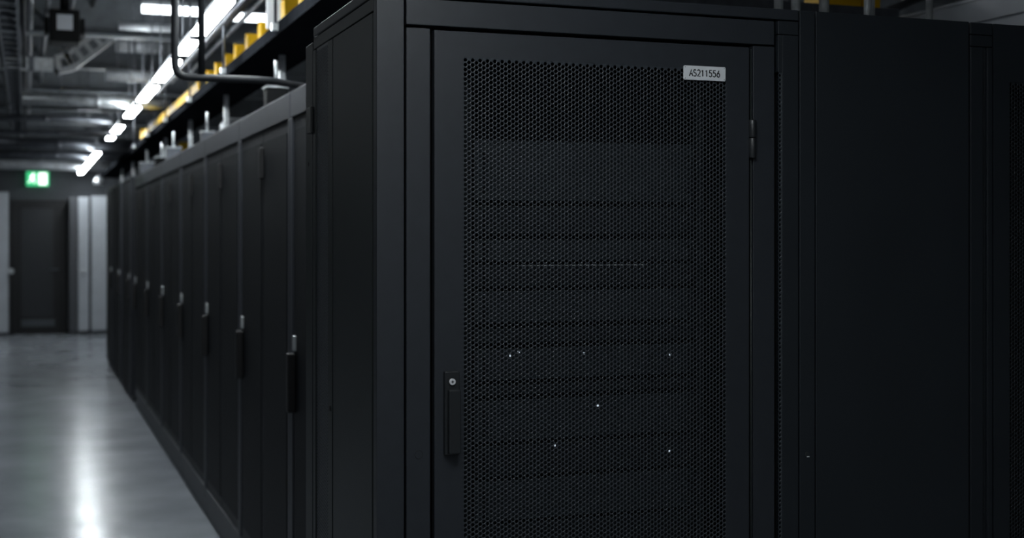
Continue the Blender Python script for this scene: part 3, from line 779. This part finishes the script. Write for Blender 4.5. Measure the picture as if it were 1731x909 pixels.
# equipment on top of the row: silver elbows, boxes, cable drops
rs = np.random.RandomState(4)
elbows = []
for k, y in enumerate([4.85, 5.45, 6.55, 7.0, 7.6, 8.2, 8.9, 9.5, 10.1, 10.8, 11.5, 12.1]):
    x = 1.22+0.12*(k % 3); hgt = 0.12+0.10*rs.rand()
    pts = bent([(x, y, H+0.001), (x, y, H+hgt), (x+0.32, y+0.15, H+hgt+0.02), (x+0.32, y+0.15, H+0.001)], 0.05, 5)
    o = MB().tube(pts, 0.024, 12).build('flexible_conduit', GALV)
    tag(o, 'silver looped conduit on top of the aisle cabinets, %s from the near end' % ORD[k].replace('nearest', 'first'), 'conduit', 'silver conduits on the cabinets')
    c = MB()
    c.tube([(x, y, H+0.001), (x, y, H+0.03)], 0.036, 12); c.build('collar', GALV, o)
for k, (y, x, s) in enumerate([(5.62, 0.99, 0.09), (5.9, 1.45, 0.13), (6.9, 1.45, 0.12), (7.9, 0.99, 0.07), (8.5, 1.5, 0.15), (9.8, 0.99, 0.1), (11.0, 1.02, 0.1), (12.2, 1.0, 0.12)]):
    b = empty('junction_box', (x, y, H), 'small dark junction box on the aisle cabinets, %s from the near end' % ORD[k].replace('nearest', 'first'), 'junction box', 'junction boxes on the cabinets')
    MB().box(-s/2, s/2, -s/2, s/2, 0, s*0.9).build('body', GALVD if k % 2 else BOXB, b, 0.004)
    MB().box(-s/2-0.004, s/2+0.004, -s/2-0.004, s/2+0.004, s*0.9, s*0.9+0.008).build('lid', GALV, b)
    MB().tube([(0, 0, s*0.9), (0, 0, s*0.9+0.12)], 0.008, 8).build('stub_pipe', GALV, b)
# vertical rods down from the ceiling to the tray
for k, y in enumerate([5.7, 7.3, 8.9, 10.5, 12.1, 13.7]):
    o = MB().tube([(TX-0.148, y, TZ-0.02), (TX-0.145, y, CZ-0.042)], 0.007, 8).build('hanger_rod', GALVD)
    tag(o, 'steel rod from ceiling to overhead tray, %s from the near end' % ORD[k].replace('nearest', 'first'), 'rod', 'rods holding the overhead tray')
    MB().box(TX-0.165, TX-0.138, y-0.015, y+0.015, TZ-0.03, TZ-0.0).build('nut_plate', GALV, o)
# hanging silver cone fittings near the end of the tray
for k, (px_, py_, Y) in enumerate([(226, 226, 15.6), (167, 305, 21.5), (262, 214, 14.3)]):
    x = xon(px_, Y); z = zat(py_, x, Y)
    o = empty('hanging_speaker', (x, Y, z), 'small silver rounded fitting hanging from the ceiling ' + ('above the far cabinets', 'by the last lamps', 'just past the yellow raceway', 'beside the yellow raceway')[k], 'fitting', 'silver fittings hung from the ceiling')
    MB().tube([(0, 0, -0.06), (0, 0, -0.02), (0, 0, 0.05), (0, 0, 0.07)], [0.075, 0.08, 0.05, 0.02], 16).build('cone', GALV, o)
    MB().tube([(0, 0, 0.069), (0, 0, CZ-0.042-z)], 0.008, 8).build('drop_rod', GALVD, o)

# ------------------------------------------------------------------ behind the big rack, top right
Yc = 3.3
vc = [(1316, 0.013), (1345, 0.0135), (1393, 0.0145), (1571, 0.010)]
for k, (px_, r_) in enumerate(vc):
    x = xon(px_, Yc)
    pipe('vertical_conduit', [(x, Yc, H), (x, Yc, CZ-0.045)], r_, GALV, ('grey vertical conduit rising behind the big rack, %s from the left' % ORD[k].replace('nearest', 'first')), 'conduit', 'conduits rising behind the racks')
for k, px_ in enumerate((1466, 1477, 1487)):
    x = xon(px_, Yc); x2 = xon(px_-14, Yc)
    pipe('bundled_cable', bent([(x, Yc+0.02*k, H-0.003), (x, Yc+0.02*k, 2.36), (x2, Yc+0.02*k, 2.62), (x2, Yc+0.02*k, CZ-0.045)], 0.06, 5), 0.0095, GALV,
         ('grey cable in the bundle rising behind the blank cabinet, ' + ('leftmost', 'middle', 'rightmost')[k]) + ' of three', 'cable', 'cable bundle behind the blank cabinet')
# tray across with yellow channels
ct = empty('cross_cable_tray', (2.9, 4.45, 2.40), 'dark cable tray crossing behind the racks with a yellow channel on it', 'cable tray')
for s in (-0.16, 0.16):
    MB().box(-1.35, 0.25, s-0.008, s+0.008, -0.03, 0.03).build('side_rail', GALVD, ct)
rg = MB()
for k in range(7): MB().box(-1.3+k*0.25, -1.27+k*0.25, -0.152, 0.152, -0.02, 0.0).build('rung', GALVD, ct)
for xx in (-1.2, 0.15):
    MB().tube([(xx, 0.175, 0), (xx, 0.175, CZ-0.045-2.40)], 0.007, 8).build('suspension_rod', GALVD, ct)
for k, (a, b) in enumerate(((1378, 1436), (1441, 1468), (1180, 1215), (1232, 1255))):
    x0, x1 = xon(a, 4.45), xon(b, 4.45)
    c = empty('yellow_channel_box', ((x0+x1)/2, 4.45, 2.4005), ('long yellow box on the cross tray between the conduits', 'short yellow box on the cross tray beside the cable bundle', 'yellow box peeking over the big rack near its top middle', 'smaller yellow box peeking over the big rack')[k], 'raceway box', 'yellow boxes on the cross tray')
    w = (x1-x0)/2
    MB().box(-w, w, -0.08, 0.08, 0, 0.16).build('body', YEL, c, 0.004)
    MB().box(-w-0.003, w+0.003, -0.084, 0.084, 0.16, 0.17).build('lid', YEL, c)
pipe('slanted_pipe', [(xon(1500, 5.0), 5.0, zat(14, 3.4, 5.0)), (xon(1600, 5.0), 5.0, zat(-30, 3.6, 5.0))], 0.02, BPIPE, 'dark pipe slanting behind the cable bundle', 'pipe', None, [(xon(1560, 5.0), 5.0, zat(-10, 3.5, 5.0))])
pipe('slanted_pipe', [(xon(1260, 5.2), 5.2, zat(12, 2.9, 5.2)), (xon(1330, 5.2), 5.2, zat(-8, 3.0, 5.2))], 0.016, GALVD, 'grey pipe slanting up behind the big rack', 'pipe', None, [(xon(1320, 5.2), 5.2, zat(-5, 2.9, 5.2))])

# the fill lamp added to light the rack fronts is built further up
# ------------------------------------------------------------------ camera + render settings
cam = bpy.data.cameras.new('camera'); co = bpy.data.objects.new('camera', cam); COL.objects.link(co)
co.location = (0, 0, CH); co.rotation_euler = (pi/2, 0, -TH)
cam.sensor_width = 36; cam.lens = 36*F/1731
cam.shift_y = -(454.5-HY)/1731
cam.clip_start = 0.05; cam.clip_end = 100
cam.dof.use_dof = True; cam.dof.focus_distance = 2.95; cam.dof.aperture_fstop = (cam.lens/1000)/0.0135
sc.camera = co
w = bpy.data.worlds.new('world'); sc.world = w; w.use_nodes = True
w.node_tree.nodes['Background'].inputs[0].default_value = (0.5, 0.6, 0.8, 1)
w.node_tree.nodes['Background'].inputs[1].default_value = 0.02
sc.view_settings.view_transform = 'Standard'
sc.view_settings.look = 'None'
sc.view_settings.gamma = 1.0
sc.view_settings.exposure = 0.8
sc.view_settings.use_curve_mapping = False
sc.cycles.use_denoising = True
sc.cycles.max_bounces = 8
